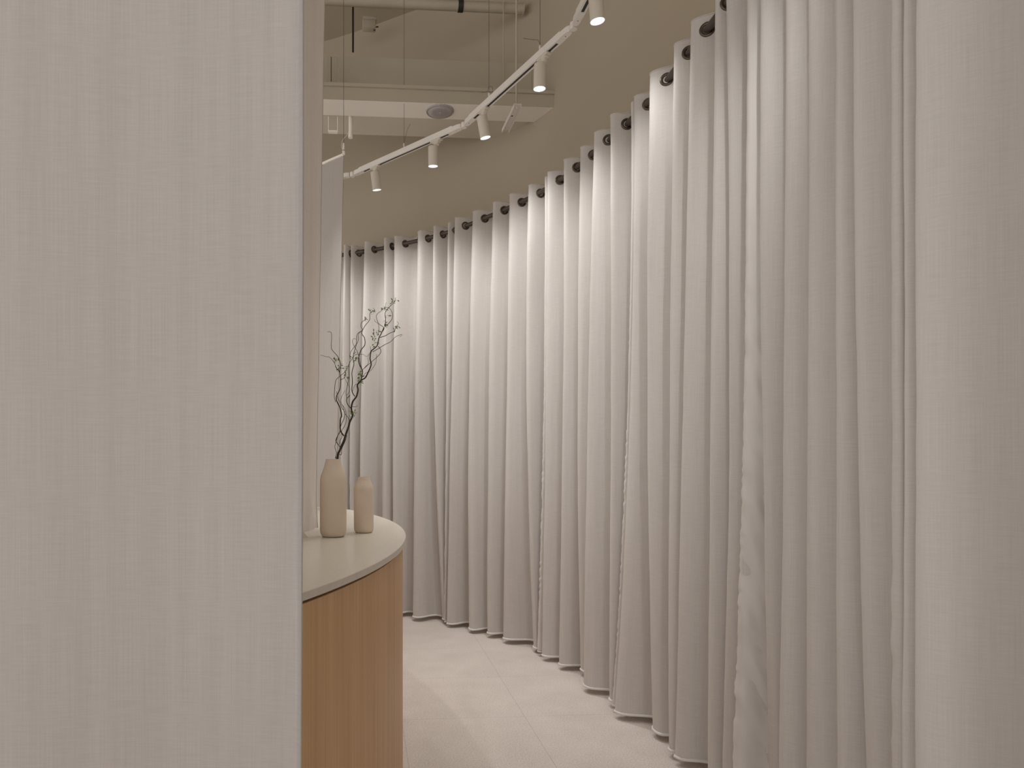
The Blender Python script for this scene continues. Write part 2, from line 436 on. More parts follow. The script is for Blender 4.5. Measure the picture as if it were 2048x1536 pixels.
# junction box at the wall and ceiling joint
jd = 5.44
t = thing('junction_box', 'dented pale junction box at the joint of wall and ceiling', 'electrical box', at(738, 52, jd))
m = MB(); m.box(at(738, 52, jd), (.105, .07, .062), ROOM, .006); m.build('box_body', M_beam, t, auto=40)
m = MB(); m.box(at(739, 41, jd-.01), (.11, .08, .018), ROOM+.05, .003); m.build('lid', M_pipe, t, auto=40)
m = MB(); m.tube([at(750, 54, jd), at(757, 53.5, jd)], .005, 8); m.build('cable_stub', M_black, t)
m = MB(); m.tube([at(747, 60, jd), at(751, 60.5, jd)], .005, 8); m.build('cable_stub', M_black, t)

for px, py, lab in ((638, 211, 'small dark screw head in the pale underside of the bulkhead, far left'), (638, 179, 'small dark screw head in the front face of the bulkhead, far left')):
    q = at(px, py, 4.50) if py == 179 else None
    if q is None:
        q = at(px, py, 1); k = (3.632-EYE)/(q.z-EYE); q = Vector((q.x*k, k, 3.632))
        m = MB(); m.lathe([(0, -.003), (.003, -.003), (.0045, 0), (0, .001)], q, 14)
    else:
        m = MB(); m.lathe([(0, -.003), (.003, -.003), (.0045, 0), (0, .001)], q, 14, Matrix.Rotation(-PI/2, 3, 'X'))
    tag(m.build('screw', M_black, None, False, q, 40), lab, 'screw')

# round ceiling speaker in the soffit
sc = at(880, 222, 1); k = (3.632-EYE)/(sc.z-EYE); sc = Vector((sc.x*k, k, 3.632))
t = thing('ceiling_speaker', 'round grey perforated ceiling speaker set in the pale soffit', 'speaker', sc)
M_grille = new_mat('speaker_grille', (.42, .39, .385), .7)
def grille(m):
    nt = m.node_tree; b = nt.nodes['Principled BSDF']
    tc = nn(nt, 'ShaderNodeTexCoord'); v = nn(nt, 'ShaderNodeTexVoronoi'); v.inputs['Scale'].default_value = 260; v.inputs['Randomness'].default_value = 0
    nt.links.new(tc.outputs['Object'], v.inputs['Vector'])
    r = nn(nt, 'ShaderNodeValToRGB'); r.color_ramp.elements[0].position = .25; r.color_ramp.elements[1].position = .45
    r.color_ramp.elements[0].color = (.22, .2, .2, 1); r.color_ramp.elements[1].color = (.47, .44, .435, 1)
    nt.links.new(v.outputs['Distance'], r.inputs[0]); nt.links.new(r.outputs[0], b.inputs['Base Color'])
grille(M_grille)
m = MB(); m.lathe([(0, -.013), (.04, -.013), (.083, -.010), (.086, -.004), (.086, 0)], sc); m.build('grille', M_grille, t, auto=60)
m = MB(); m.lathe([(.086, 0), (.087, -.008), (.092, -.009), (.095, -.005), (.096, 0)], sc); m.build('rim', M_grille, t, auto=60)
m = MB(); m.lathe([(0, -.0145), (.004, -.0145), (.005, -.012)], sc, 12); o = m.build('centre_screw', M_white, t); 

# hanging U channel on a rod
t = thing('hanging_channel', 'white slotted metal channel hanging from a thin rod beside the light track', 'bracket', (.64, 4.28, 3.4))
ca = Vector((.652, 4.13, 3.40)); cb = Vector((.622, 4.45, 3.40)); cd = (cb-ca).normalized(); cs = Vector((cd.y, -cd.x, 0))
m = MB()
mid = (ca+cb)/2; rot = math.atan2(-cd.x, cd.y)
m.box(mid, (.046, (cb-ca).length, .004), rot)
for s in (-1, 1): m.box(mid + cs*s*.022 + Vector((0, 0, -.012)), (.003, (cb-ca).length, .022), rot)
m.build('channel', M_white, t)
m = MB(); m.tube([ca+cd*.03, ca+cd*.03+Vector((0, 0, CEIL-3.4))], .006, 8); m.build('rod', M_pipe, t, auto=60)
for f in (.03, (cb-ca).length-.03):
    m = MB(); m.lathe([(0, -.016), (.006, -.016), (.009, -.006), (.009, 0)], ca+cd*f, 6); m.build('nut', M_white, t, auto=30)
m = MB(); m.lathe([(0, -.0035), (.006, -.0035), (.006, -.002)], mid-cd*.02, 10); m.build('hole', M_black, t)

# ------------------------------------------------------------------ light track
TZ = 3.295; TH = .036; TW = .034
TJ = [Vector((-2.25, 5.55, 0)), Vector((-1.31, 5.30, 0)), Vector((-.417, 4.948, 0)), Vector((.333, 4.211, 0)), Vector((.776, 3.239, 0)), Vector((.866, 2.175, 0)), Vector((.87, 1.11, 0))]
track = thing('light_track', 'white segmented lighting track curving overhead on thin cables', 'light track', (0, 4, TZ))
U = [(-TW/2, 0), (-.0075, 0), (-.0075, .014), (.0075, .014), (.0075, 0), (TW/2, 0), (TW/2, TH), (-TW/2, TH)]
def extrude(mb, prof, a, b, z):
    d = (b-a).normalized(); s = Vector((d.y, -d.x, 0)); n = len(prof)
    v = [p + s*x + Vector((0, 0, z+h)) for p in (a, b) for x, h in prof]
    mb.add(v, [tuple(range(n)), tuple(reversed(range(n, 2*n)))] + [(i, n+i, n+(i+1) % n, (i+1) % n) for i in range(n)])
GAP = .085
for i in range(len(TJ)-1):
    a, b_ = TJ[i], TJ[i+1]; d = (b_-a).normalized()
    m = MB()
    extrude(m, U, a+d*GAP, b_-d*GAP, TZ)
    # solid end pieces close the slot
    for q, s in ((a+d*GAP, 1), (b_-d*GAP, -1)):
        c = q + d*s*.02; m.box((c.x, c.y, TZ+.0075), (.015, .04, .0149), math.atan2(-d.x, d.y))
    m.build('rail', M_white, track)
    m = MB(); extrude(m, [(-.0073, .0012), (.0073, .0012), (.0073, .0135), (-.0073, .0135)], a+d*(GAP+.04), b_-d*(GAP+.04), TZ)
    o = m.build('slot_insert', M_slot, track); o['label'] = 'black conductor slot'
for i in range(1, len(TJ)-1):
    j = TJ[i]; m = MB()
    for o_, s in ((TJ[i-1], 1), (TJ[i+1], 1)):
        d = (o_-j).normalized(); rot = math.atan2(-d.x, d.y)
        sd = Vector((d.y, -d.x, 0))
        # tongue tapering to the hub
        poly = []
        for f, hw in ((.022, .007), (.030, .0135), (.048, .0165), (GAP+.002, .0165)):
            poly.append((f, hw))
        pts = [j + d*f + sd*h for f, h in poly] + [j + d*f - sd*h for f, h in reversed(poly)]
        m.prism([(p.x, p.y) for p in pts], TZ+.001, TZ+.030)
    m.lathe([(0, -.001), (.0165, -.001), (.0175, .002), (.0175, .028), (.0165, .031), (0, .031)], j+Vector((0, 0, TZ)), 24)
    m.build('knuckle_joint', M_white, track, auto=35)
    for o_ in (TJ[i-1], TJ[i+1]):
        m = MB(); d = (o_-j).normalized(); m.lathe([(0, -.0005), (.0022, -.0005), (.0022, .002)], j+d*.062+Vector((0, 0, TZ)), 10)
        m.build('joint_screw', M_black, track)
def cable(x, y, tail):
    m = MB(); m.tube([(x, y, TZ+TH+.03), (x, y, CEIL)], .0013, 6); m.build('suspension_cable', M_cable, track)
    m = MB(); m.box((x, y, TZ+TH+.012), (.010, .010, .026), 0, .002)
    m.lathe([(0, 0), (.006, 0), (.006, .009), (.0035, .012), (0, .012)], (x, y, TZ+TH+.024), 10)
    m.build('cable_gripper', M_white, track, auto=40)
    m = MB(); m.tube(catmull([Vector((x, y, TZ+TH+.04))+Vector(p) for p in tail], 5), .001, 5); m.build('cable_tail', M_cable, track)
cable(-.04, 4.578, [(0, 0, 0), (.008, 0, .03), (.02, .0, .08), (.043, 0, .13)])
cable(.456, 3.94, [(0, 0, 0), (.02, 0, .004), (.018, 0, .03), (0, 0, .03), (-.008, 0, .008), (-.02, 0, .0), (-.045, 0, -.004)])
cable(.664, 3.485, [(0, 0, 0), (-.01, 0, .022), (-.03, 0, .024), (-.085, 0, .032)])
cable(.86, 2.5, [(0, 0, 0), (.02, 0, .03)])
cable(-1.0, 5.18, [(0, 0, 0), (.02, 0, .03)])

# ------------------------------------------------------------------ track spotlights
def spot_parts():
    ad = MB()
    ad.box((0, 0, -.006), (.033, .085, .014), 0, .004)
    ad.box((.0, .0, -.016), (.028, .055, .014), 0, .005)
    ad.lathe([(0, -.040), (.010, -.040), (.017, -.034), (.0185, -.024), (.0185, -.012), (0, -.012)], (0, 0, 0), 20)
    ho = MB(); R = .0305; L = .123
    ho.lathe([(0, 0), (.024, 0), (.029, -.002), (R, -.006), (R, -L), (.0285, -L), (.0275, -L+.012), (0, -L+.014)], (0, 0, 0), 40)
    rf = MB(); rf.lathe([(.0278, -L+.0005), (.0283, -L-.0012), (.0300, -L-.0012), (.0305, -L+.0005)], (0, 0, 0), 40)
    rf.lathe([(.0277, -L+.0002), (.0255, -L+.0105)], (0, 0, 0), 40)
    le = MB(); le.lathe([(0, -L+.0075), (.0252, -L+.0075), (.0256, -L+.011)], (0, 0, 0), 32)
    return ad, ho, rf, le, L
AD, HO, RF, LE, LL = spot_parts()
ad_o = AD.build('adapter', M_lamp, None, auto=40); ho_o = HO.build('housing', M_lamp, None, auto=40)
rf_o = RF.build('reflector_rim', M_trim, None, auto=60); le_o = LE.build('lens', M_glow, None, auto=60)
def make_spot(first, x, y, rot, pivot, lean_x, lean_y, label, power=1.0, size=118, group='spotlights on the curved ceiling track'):
    root = thing('track_spotlight', label, 'spotlight', (x, y, TZ), group)
    objs = []
    for src in (ad_o, ho_o, rf_o, le_o):
        o = src if first else src.copy()
        if not first: C.objects.link(o)
        objs.append(o)
    A, H, R_, L_ = objs
    A.parent = root; A.rotation_euler = (0, 0, rot); A.location = (0, 0, 0)
    H.parent = root; H.location = pivot
    # lean: the mouth of the lamp moves by lean_x, lean_y over its length
    v = Vector((-lean_x, -lean_y, 1)).normalized()
    q = Vector((0, 0, 1)).rotation_difference(v); H.rotation_euler = q.to_euler()
    for o in (R_, L_):
        o.parent = H; o.location = (0, 0, 0); o.rotation_euler = (0, 0, 0)
    ld = bpy.data.lights.new('spot', 'SPOT'); ld.energy = SPOT_POWER*power; ld.color = SPOT_COLOR
    ld.spot_size = math.radians(size); ld.spot_blend = .95; ld.shadow_soft_size = .022
    lo = bpy.data.objects.new('bulb', ld); C.objects.link(lo)
    lo.parent = H; lo.location = (0, 0, -LL-.003)
    return root
def rot_of(i):
    d = (TJ[i+1]-TJ[i]).normalized(); return math.atan2(-d.x, d.y)
EXTRA = (.870, 1.30, 0, (-.012, 0, -.038), -.15, 1.12, 'added unseen spotlight on the curved track above the camera, brightening the curtains down the aisle', 1.25, 62)  # added lamp out of view, lifts the lower curtains
SPOTS = [
    (-.241, 4.772, rot_of(2), (-.006, 0, -.036), .12, .20, 'farthest white cylinder spotlight on the track, beside the hanging banner'),
    (.169, 4.372, rot_of(2), (-.022, 0, -.040), .01, .13, 'upright white cylinder spotlight hanging second farthest along the track'),
    (.4326, 3.99, rot_of(3), (-.014, 0, -.038), .20, .12, 'middle white cylinder spotlight, the one most tilted to the right'),
    (.678, 3.454, rot_of(3), (-.020, 0, -.040), -.01, .06, 'white cylinder spotlight right of the hanging slotted channel, second nearest'),
    (.804, 2.92, rot_of(4), (-.012, 0, -.038), .10, .06, 'nearest white cylinder spotlight, cut off by the top of the photo', .55),
]
for i, s in enumerate(SPOTS):
    make_spot(i == 0, *s)
make_spot(False, *EXTRA)
make_spot(False, -.80, 5.10, rot_of(1), (-.012, 0, -.038), .1, .1, 'added white cylinder spotlight, unseen behind the hanging banner')  # added lamp, never in view, to lighten the curtains

# added unseen straight track behind the big banner; its spots lighten curtains and floor
t2 = thing('light_track', 'added straight white lighting track over the inside of the counter, unseen behind the huge banner', 'light track', (-.95, 2.6, TZ))
ta, tb_ = Vector((-.95, 1.55, 0)), Vector((-.95, 3.95, 0))
m = MB(); extrude(m, U, ta, tb_, TZ); m.build('rail', M_white, t2)
m = MB(); extrude(m, [(-.0073, .0012), (.0073, .0012), (.0073, .0135), (-.0073, .0135)], ta, tb_, TZ); m.build('slot_insert', M_slot, t2)
for q in (ta, tb_):
    m = MB(); m.box((q.x, q.y, TZ+TH/2), (TW+.004, .006, TH+.004)); m.build('end_cap', M_white, t2)
for y in (1.9, 3.6):
    m = MB(); m.tube([(-.95, y, TZ+TH), (-.95, y, CEIL)], .0013, 6); m.build('suspension_cable', M_cable, t2)
make_spot(False, -.95, 3.55, 0, (.012, 0, -.038), .72, .10, 'added unseen spotlight on the straight track over the counter, its far end, brightening the curtains', 1.1, 70, 'added spotlights on the straight track')  # added lamp for the lower curtains and the lit floor wedge
make_spot(False, -.95, 1.95, 0, (.012, 0, -.038), .78, .12, 'added unseen spotlight on the straight track over the counter, its near end, brightening the curtains', .8, 84, 'added spotlights on the straight track')  # added lamp that brightens the nearer curtains

# ------------------------------------------------------------------ curtains
START = [0, 2, 8, 14, 20, 27, 33, 40]
NS = 16
def herm(p0, m0, p1, m1, n):
    out = []
    for i in range(n):
        t = i/n
        out.append((2*t**3-3*t**2+1)*p0 + (t**3-2*t**2+t)*m0 + (-2*t**3+3*t**2)*p1 + (t**3-t**2)*m1)
    return out
def fold_amp(k):
    if k < 20: return 1.0
    if k < 27: return 1.0 - .5*(k-20)/7
    return .5 if k < 35 else 1.1
def fold_curve(B, amp, mm, n=NS):
    B = [Vector(b) for b in B]; N = len(B); tb = []
    for k in range(N):
        tb.append((B[min(N-1, k+3)]-B[max(0, k-3)]).normalized())
    out = []
    for k in range(N-1):
        t = (tb[k]+tb[k+1]).normalized(); nr = Vector((-t.y, t.x))
        if nr.dot(Vector((1, .6))) < 0: nr = -nr
        p = (B[k+1]-B[k]).length; W = (B[k]+B[k+1])/2 + nr*amp*fold_amp(k); m = max(p*mm, .045)
        out += herm(B[k], tb[k]*m, W, t*m, n) + herm(W, t*m, B[k+1], tb[k+1]*m, n)
    out.append(B[-1]); return out
CT = fold_curve(FOLD_TOP, .115, .62); CM = fold_curve(FOLD_MID, .125, .75); CB = fold_curve(FOLD_BOT, .135, 1.0)
ZT, ZM, ZB = 2.98, 1.31, .036
def cloth_pt(i, z):
    # quadratic through the three measured heights
    a = ((z-ZM)*(z-ZB))/((ZT-ZM)*(ZT-ZB)); b = ((z-ZT)*(z-ZB))/((ZM-ZT)*(ZM-ZB)); c = ((z-ZT)*(z-ZM))/((ZB-ZT)*(ZB-ZM))
    p = CT[i]*a + CM[i]*b + CB[i]*c
    return p
arc = [0]
for i in range(1, len(CT)): arc.append(arc[-1]+(CM[i]-CM[i-1]).length)
ring_mesh = None
def ring_proto():
    m = MB(); prof = []
    for k in range(13):
        g = 2*PI*k/12; prof.append((.0230+.0068*math.cos(g), .0040*math.sin(g)))
    m.lathe(prof, (0, 0, 0), 28); return m
RING = ring_proto()
LAB = ['white grommet curtain panel at the far left end, behind the hanging banner and branches',
       'white curtain panel right of the branches, second from the left end',
       'white curtain panel third from the left end, its hem in full view above the floor',
       'white curtain panel in the middle of the wall, below the second nearest spotlight',
       'white curtain panel with a thin puckered left edge, right of the middle panel',
       'white curtain panel near the camera with a wide wrinkled satin side hem',
       'nearest white curtain panel, broad and soft, at the right edge of the photo',
       'white curtain panel out of frame on the right, beside the camera']
rod_pts = []
for p in range(8):
    i0 = START[p]*2*NS - (4 if p else 0)
    i1 = (START[p+1]*2*NS - 6) if p < 7 else len(CT)-1
    c0 = CM[(i0+i1)//2]
    root = thing('curtain', LAB[p], 'curtain', (round(c0.x, 3), round(c0.y, 3), 0), 'grommet curtain panels hung along the curved wall')
    zs = [ZB + (ZT-ZB)*r/59 for r in range(60)]
    verts = []; uvs = []; cols = i1-i0+1
    pucker = (4 if p in (5,) else 1.6)
    for z in zs:
        for i in range(i0, i1+1):
            q = cloth_pt(i, z)
            s = arc[i]
            n1 = noise.noise(Vector((s*5, z*1.3, 3)))*.0045
            n2 = noise.noise(Vector((s*14, z*9, 9)))*.0012
            e = max(0, 1-(i-i0)/22.0); low = 1-z/3.2
            n3 = noise.noise(Vector((s*30, z*26, 5)))*.0022*e*low*pucker
            a_ = cloth_pt(max(i-1, i0), z); b_ = cloth_pt(min(i+1, i1), z); t_ = (b_-a_)
            nr = Vector((-t_.y, t_.x)).normalized() if t_.length > 1e-6 else Vector((0, 0))
            q = q + nr*(n1+n2+n3)*min(1, .35+(ZT-z)*1.2)
            zz = z
            if z == zs[-1]: zz = z + .004*noise.noise(Vector((s*20, 1, 1)))
            if z == zs[0]: zz = z + .008*noise.noise(Vector((s*6, 2, 1)))
            verts.append(Vector((q.x, q.y, zz))); uvs.append((s, zz))
    faces = [(r*cols+c, r*cols+c+1, (r+1)*cols+c+1, (r+1)*cols+c) for r in range(59) for c in range(cols-1)]
    link_mesh('cloth', verts, faces, M_curtain, root, True, None, uvs)
    # rolled hem along the bottom
    m = MB(); hp = [verts[c].copy() for c in range(0, cols, 2)]
    for q in hp: q.z -= .002
    m.tube(hp, [.0068+.0014*noise.noise(Vector((k*.9, p, 0))) for k in range(len(hp))], 8)
    o = link_mesh('hem', m.v, m.f, M_hem, root, True, None, [(v.x*1.0+v.y, v.z) for v in m.v]); o['label'] = 'brighter rolled white hem at the floor'
    # heading band: the folded top edge
    m = MB(); tp = [verts[59*cols+c].copy() for c in range(0, cols, 2)]
    m.tube(tp, .0028, 6); link_mesh('heading', m.v, m.f, M_curtain, root, True, None, [(v.x+v.y, v.z) for v in m.v])
    # folded satin side hem on the leading edge, puckered along its stitching
    W_ = {3: 14, 4: 12, 5: 30, 6: 10}.get(p, 6); RR = 300 if p in (3, 4, 5) else 90
    sv = []; su = []
    for r in range(RR+1):
        z = ZB+.004 + (ZT-ZB-.006)*r/RR; low = min(1, max(.12, (2.3-z)/1.2))
        for c in range(W_):
            i = i0+c; q = cloth_pt(i, z)
            w2 = cloth_pt(i+1, z); w1 = cloth_pt(i-1, z) if i else q
            d = w2-w1; nr = Vector((-d.y, d.x)).normalized() if d.length > 1e-7 else Vector((0, 0))
            s_ = arc[i]
            base = noise.noise(Vector((s_*5, z*1.3, 3)))*.0045 + noise.noise(Vector((s_*14, z*9, 9)))*.0012
            seam = math.exp(-((c-3)/2.2)**2)
            puck = noise.noise(Vector((s_*25, z*48, 5+p)))*.0055*seam + noise.noise(Vector((s_*16, z*13+s_*20, 8+p)))*(.010 if p == 5 else .004)*min(1, c/5)
            off = base*min(1, .35+(ZT-z)*1.2) - .0045 + puck*low
            if c in (0, W_-1): off = base*min(1, .35+(ZT-z)*1.2) - .0015
            q = q + nr*off
            sv.append(Vector((q.x, q.y, z))); su.append((s_, z))
    o = link_mesh('side_hem', sv, [(r*W_+c, r*W_+c+1, (r+1)*W_+c+1, (r+1)*W_+c) for r in range(RR) for c in range(W_-1)], M_satin if p in (3, 4, 5) else M_curtain, root, True, None, su)
    if p in (3, 4, 5): o['label'] = 'glossier wrinkled satin side hem'
    # grommets, two per fold
    zr = 2.925
    for k in range(START[p], (START[p+1] if p < 7 else len(FOLD_TOP)-1)):
        for off in (NS//2, NS+NS//2):
            i = k*2*NS + off
            if i < i0+3 or i > i1-3: continue
            q = cloth_pt(i, zr); t_ = cloth_pt(i+1, zr)-cloth_pt(i-1, zr)
            rod_pts.append((i, Vector((q.x, q.y, zr))))
            if p == 7: continue
            nr = Vector((-t_.y, t_.x, 0)).normalized()
            M4 = Vector((0, 0, 1)).rotation_difference(nr).to_matrix()
            key = Vector((q.x, q.y, zr))
            if ring_mesh is None:
                ring_mesh = RING.build('grommet', M_grommet, root, True)
                o = ring_mesh
            else:
                o = ring_mesh.copy(); C.objects.link(o); o.parent = root
            o.name = 'grommet'
            o.location = key - root.location; o.rotation_euler = M4.to_euler()

# ------------------------------------------------------------------ curtain rod
rod = thing('curtain_rod', 'dark bronze curtain rod bent along the curved wall through the grommets', 'curtain rod', (.5, 4.7, 2.925))
rp = [p for _, p in sorted(rod_pts, key=lambda a: a[0])]
sm = []
for i in range(len(rp)):
    lo, hi = max(0, i-3), min(len(rp), i+4); k = min(i-lo, hi-1-i); s = Vector((0, 0, 0)); cnt = 0
    for j in range(i-k, i+k+1): s += rp[j]; cnt += 1
    sm.append(s/cnt)
path = catmull(sm, 3)
m = MB(); m.tube(path, .0150, 16); m.build('pole', M_bronze, rod, auto=60)
def nearest(pt): return min(range(1, len(path)-1), key=lambda i: (path[i]-pt).length)
for px, d, vis in ((716, 5.5, True), (1092, 4.2, False), (1265, 3.35, False), (1500, 2.3, False)):
    g = at(px, 505, d); g.z = 2.925; i = nearest(g); c = path[i]; t_ = (path[i+1]-path[i-1]).normalized()
    m = MB(); m.tube([c-t_*.022, c+t_*.022], .0185, 16); m.build('connector_sleeve', M_bronze, rod, auto=50)
    nr = Vector((-t_.y, t_.x, 0)).normalized()
    if nr.dot(Vector((1, .6, 0))) < 0: nr = -nr
    c2 = c + t_*.06
    wp = min(WALL, key=lambda p: (Vector((p.x, p.y, 0))-Vector((c2.x, c2.y, 0))).length)
    e = Vector((wp.x, wp.y, 2.90))
    m = MB(); m.tube([c2+Vector((0, 0, -.018)), c2+Vector((0, 0, -.034)), e+Vector((0, 0, .0))], .008, 10)
    m.lathe([(0, -.012), (.018, -.012), (.021, -.004), (.021, .004), (.012, .008)], c2+Vector((0, 0, -.022)), 16)
    m.build('wall_bracket_arm', M_bronze, rod, auto=50)

# ------------------------------------------------------------------ counter
CC = Vector((-2.8248, 2.7248, 0)); CR = 2.808
CTZ = .95
def arc_pts(r, a0, a1, n):
    return [CC + Vector((math.cos(a0+(a1-a0)*i/n), math.sin(a0+(a1-a0)*i/n), 0))*r for i in range(n+1)]
A0, A1 = math.radians(-28), math.radians(66)
cb_ = thing('counter_base', 'curved reception counter base in vertical grain oak veneer', 'counter', (CC.x+CR-.4, CC.y, 0))
NA = 120
po = arc_pts(CR-.012, A0, A1, NA); pi2 = arc_pts(CR-.70, A0, A1, NA)
v = []; uvs = []
zt = CTZ-.032
for i in range(NA+1):
    u = (CR)*(A1-A0)*i/NA
    for p, z in ((po[i], .0), (po[i], zt), (pi2[i], zt), (pi2[i], .0)):
        v.append((p.x, p.y, z)); uvs.append((u, z))
f = []
for i in range(NA):
    a = i*4
    for k in range(4): f.append((a+k, a+(k+1) % 4, a+4+(k+1) % 4, a+4+k))
f += [(3, 2, 1, 0), (NA*4, NA*4+1, NA*4+2, NA*4+3)]
o = link_mesh('body', v, f, M_wood, cb_, False, None, uvs)
o.data.polygons.foreach_set('use_smooth', [True]*len(o.data.polygons)); o.data.set_sharp_from_angle(angle=math.radians(40))
def ring_slab(r1, r0, z0, z1, bev=0):
    po = arc_pts(r1, A0, A1, NA); pb = arc_pts(r1-bev, A0, A1, NA); pi_ = arc_pts(r0, A0, A1, NA); v = []; f = []
    for i in range(NA+1):
        ring = [(po[i], z0), (po[i], z1-bev), (pb[i], z1), (pi_[i], z1), (pi_[i], z0)] if bev else [(po[i], z0), (po[i], z1), (pi_[i], z1), (pi_[i], z0)]
        v += [(p.x, p.y, z) for p, z in ring]
    q = 5 if bev else 4
    for i in range(NA):
        for k in range(q): f.append((i*q+k, i*q+(k+1) % q, (i+1)*q+(k+1) % q, (i+1)*q+k))
    f += [tuple(reversed(range(q))), tuple(NA*q+k for k in range(q))]
    return v, f
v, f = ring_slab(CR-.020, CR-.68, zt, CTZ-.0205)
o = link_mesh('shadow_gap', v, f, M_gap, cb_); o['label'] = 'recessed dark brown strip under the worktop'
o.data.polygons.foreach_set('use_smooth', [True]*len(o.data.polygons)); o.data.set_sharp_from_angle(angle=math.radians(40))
v, f = ring_slab(CR, CR-.72, CTZ-.0205, CTZ, .0015)
o = link_mesh('countertop', v, f, M_stone, None, False, CC)
o.data.polygons.foreach_set('use_smooth', [True]*len(o.data.polygons)); o.data.set_sharp_from_angle(angle=math.radians(30))
tag(o, 'pale stone worktop slab with a curved edge, lying on the oak counter', 'countertop')

# ------------------------------------------------------------------ vases
def vase(name_label, px, d, prof, hpx):
    x = (px-PPX)/FOC*d
    t = thing('vase', name_label, 'vase', (x, d, CTZ))
    m = MB(); m.lathe(prof, (x, d, CTZ), 56); m.build('vessel', M_clay, t, auto=70)
    return t
H1 = .308
tall = [(0, .003), (.035, .0), (.043, .002), (.0495, .010), (.0525, .024), (.0528, .06), (.0526, .215), (.0515, .232), (.047, .249), (.040, .266), (.0345, .284), (.0310, .298), (.0292, H1-.002),
        (.0285, H1), (.0262, H1), (.0255, H1-.003), (.028, .285), (.042, .24), (.046, .20), (.046, .02), (0, .018)]
vase('tall beige clay bottle vase holding the bare branches on the counter', 666.5, 2.71, tall, 0)
H2 = .232
low = [(0, .003), (.030, .0), (.035, .002), (.0395, .009), (.0412, .020), (.0415, .05), (.0418, .178), (.0412, .187), (.037, .198), (.0295, .212), (.0262, .222), (.0252, H2-.002), (.0246, H2), (.0225, H2), (.022, H2-.004), (.026, .215), (.036, .185), (.036, .02), (0, .018)]
vase('shorter empty beige clay bottle vase standing right of the tall one', 727.5, 2.855, low, 0)

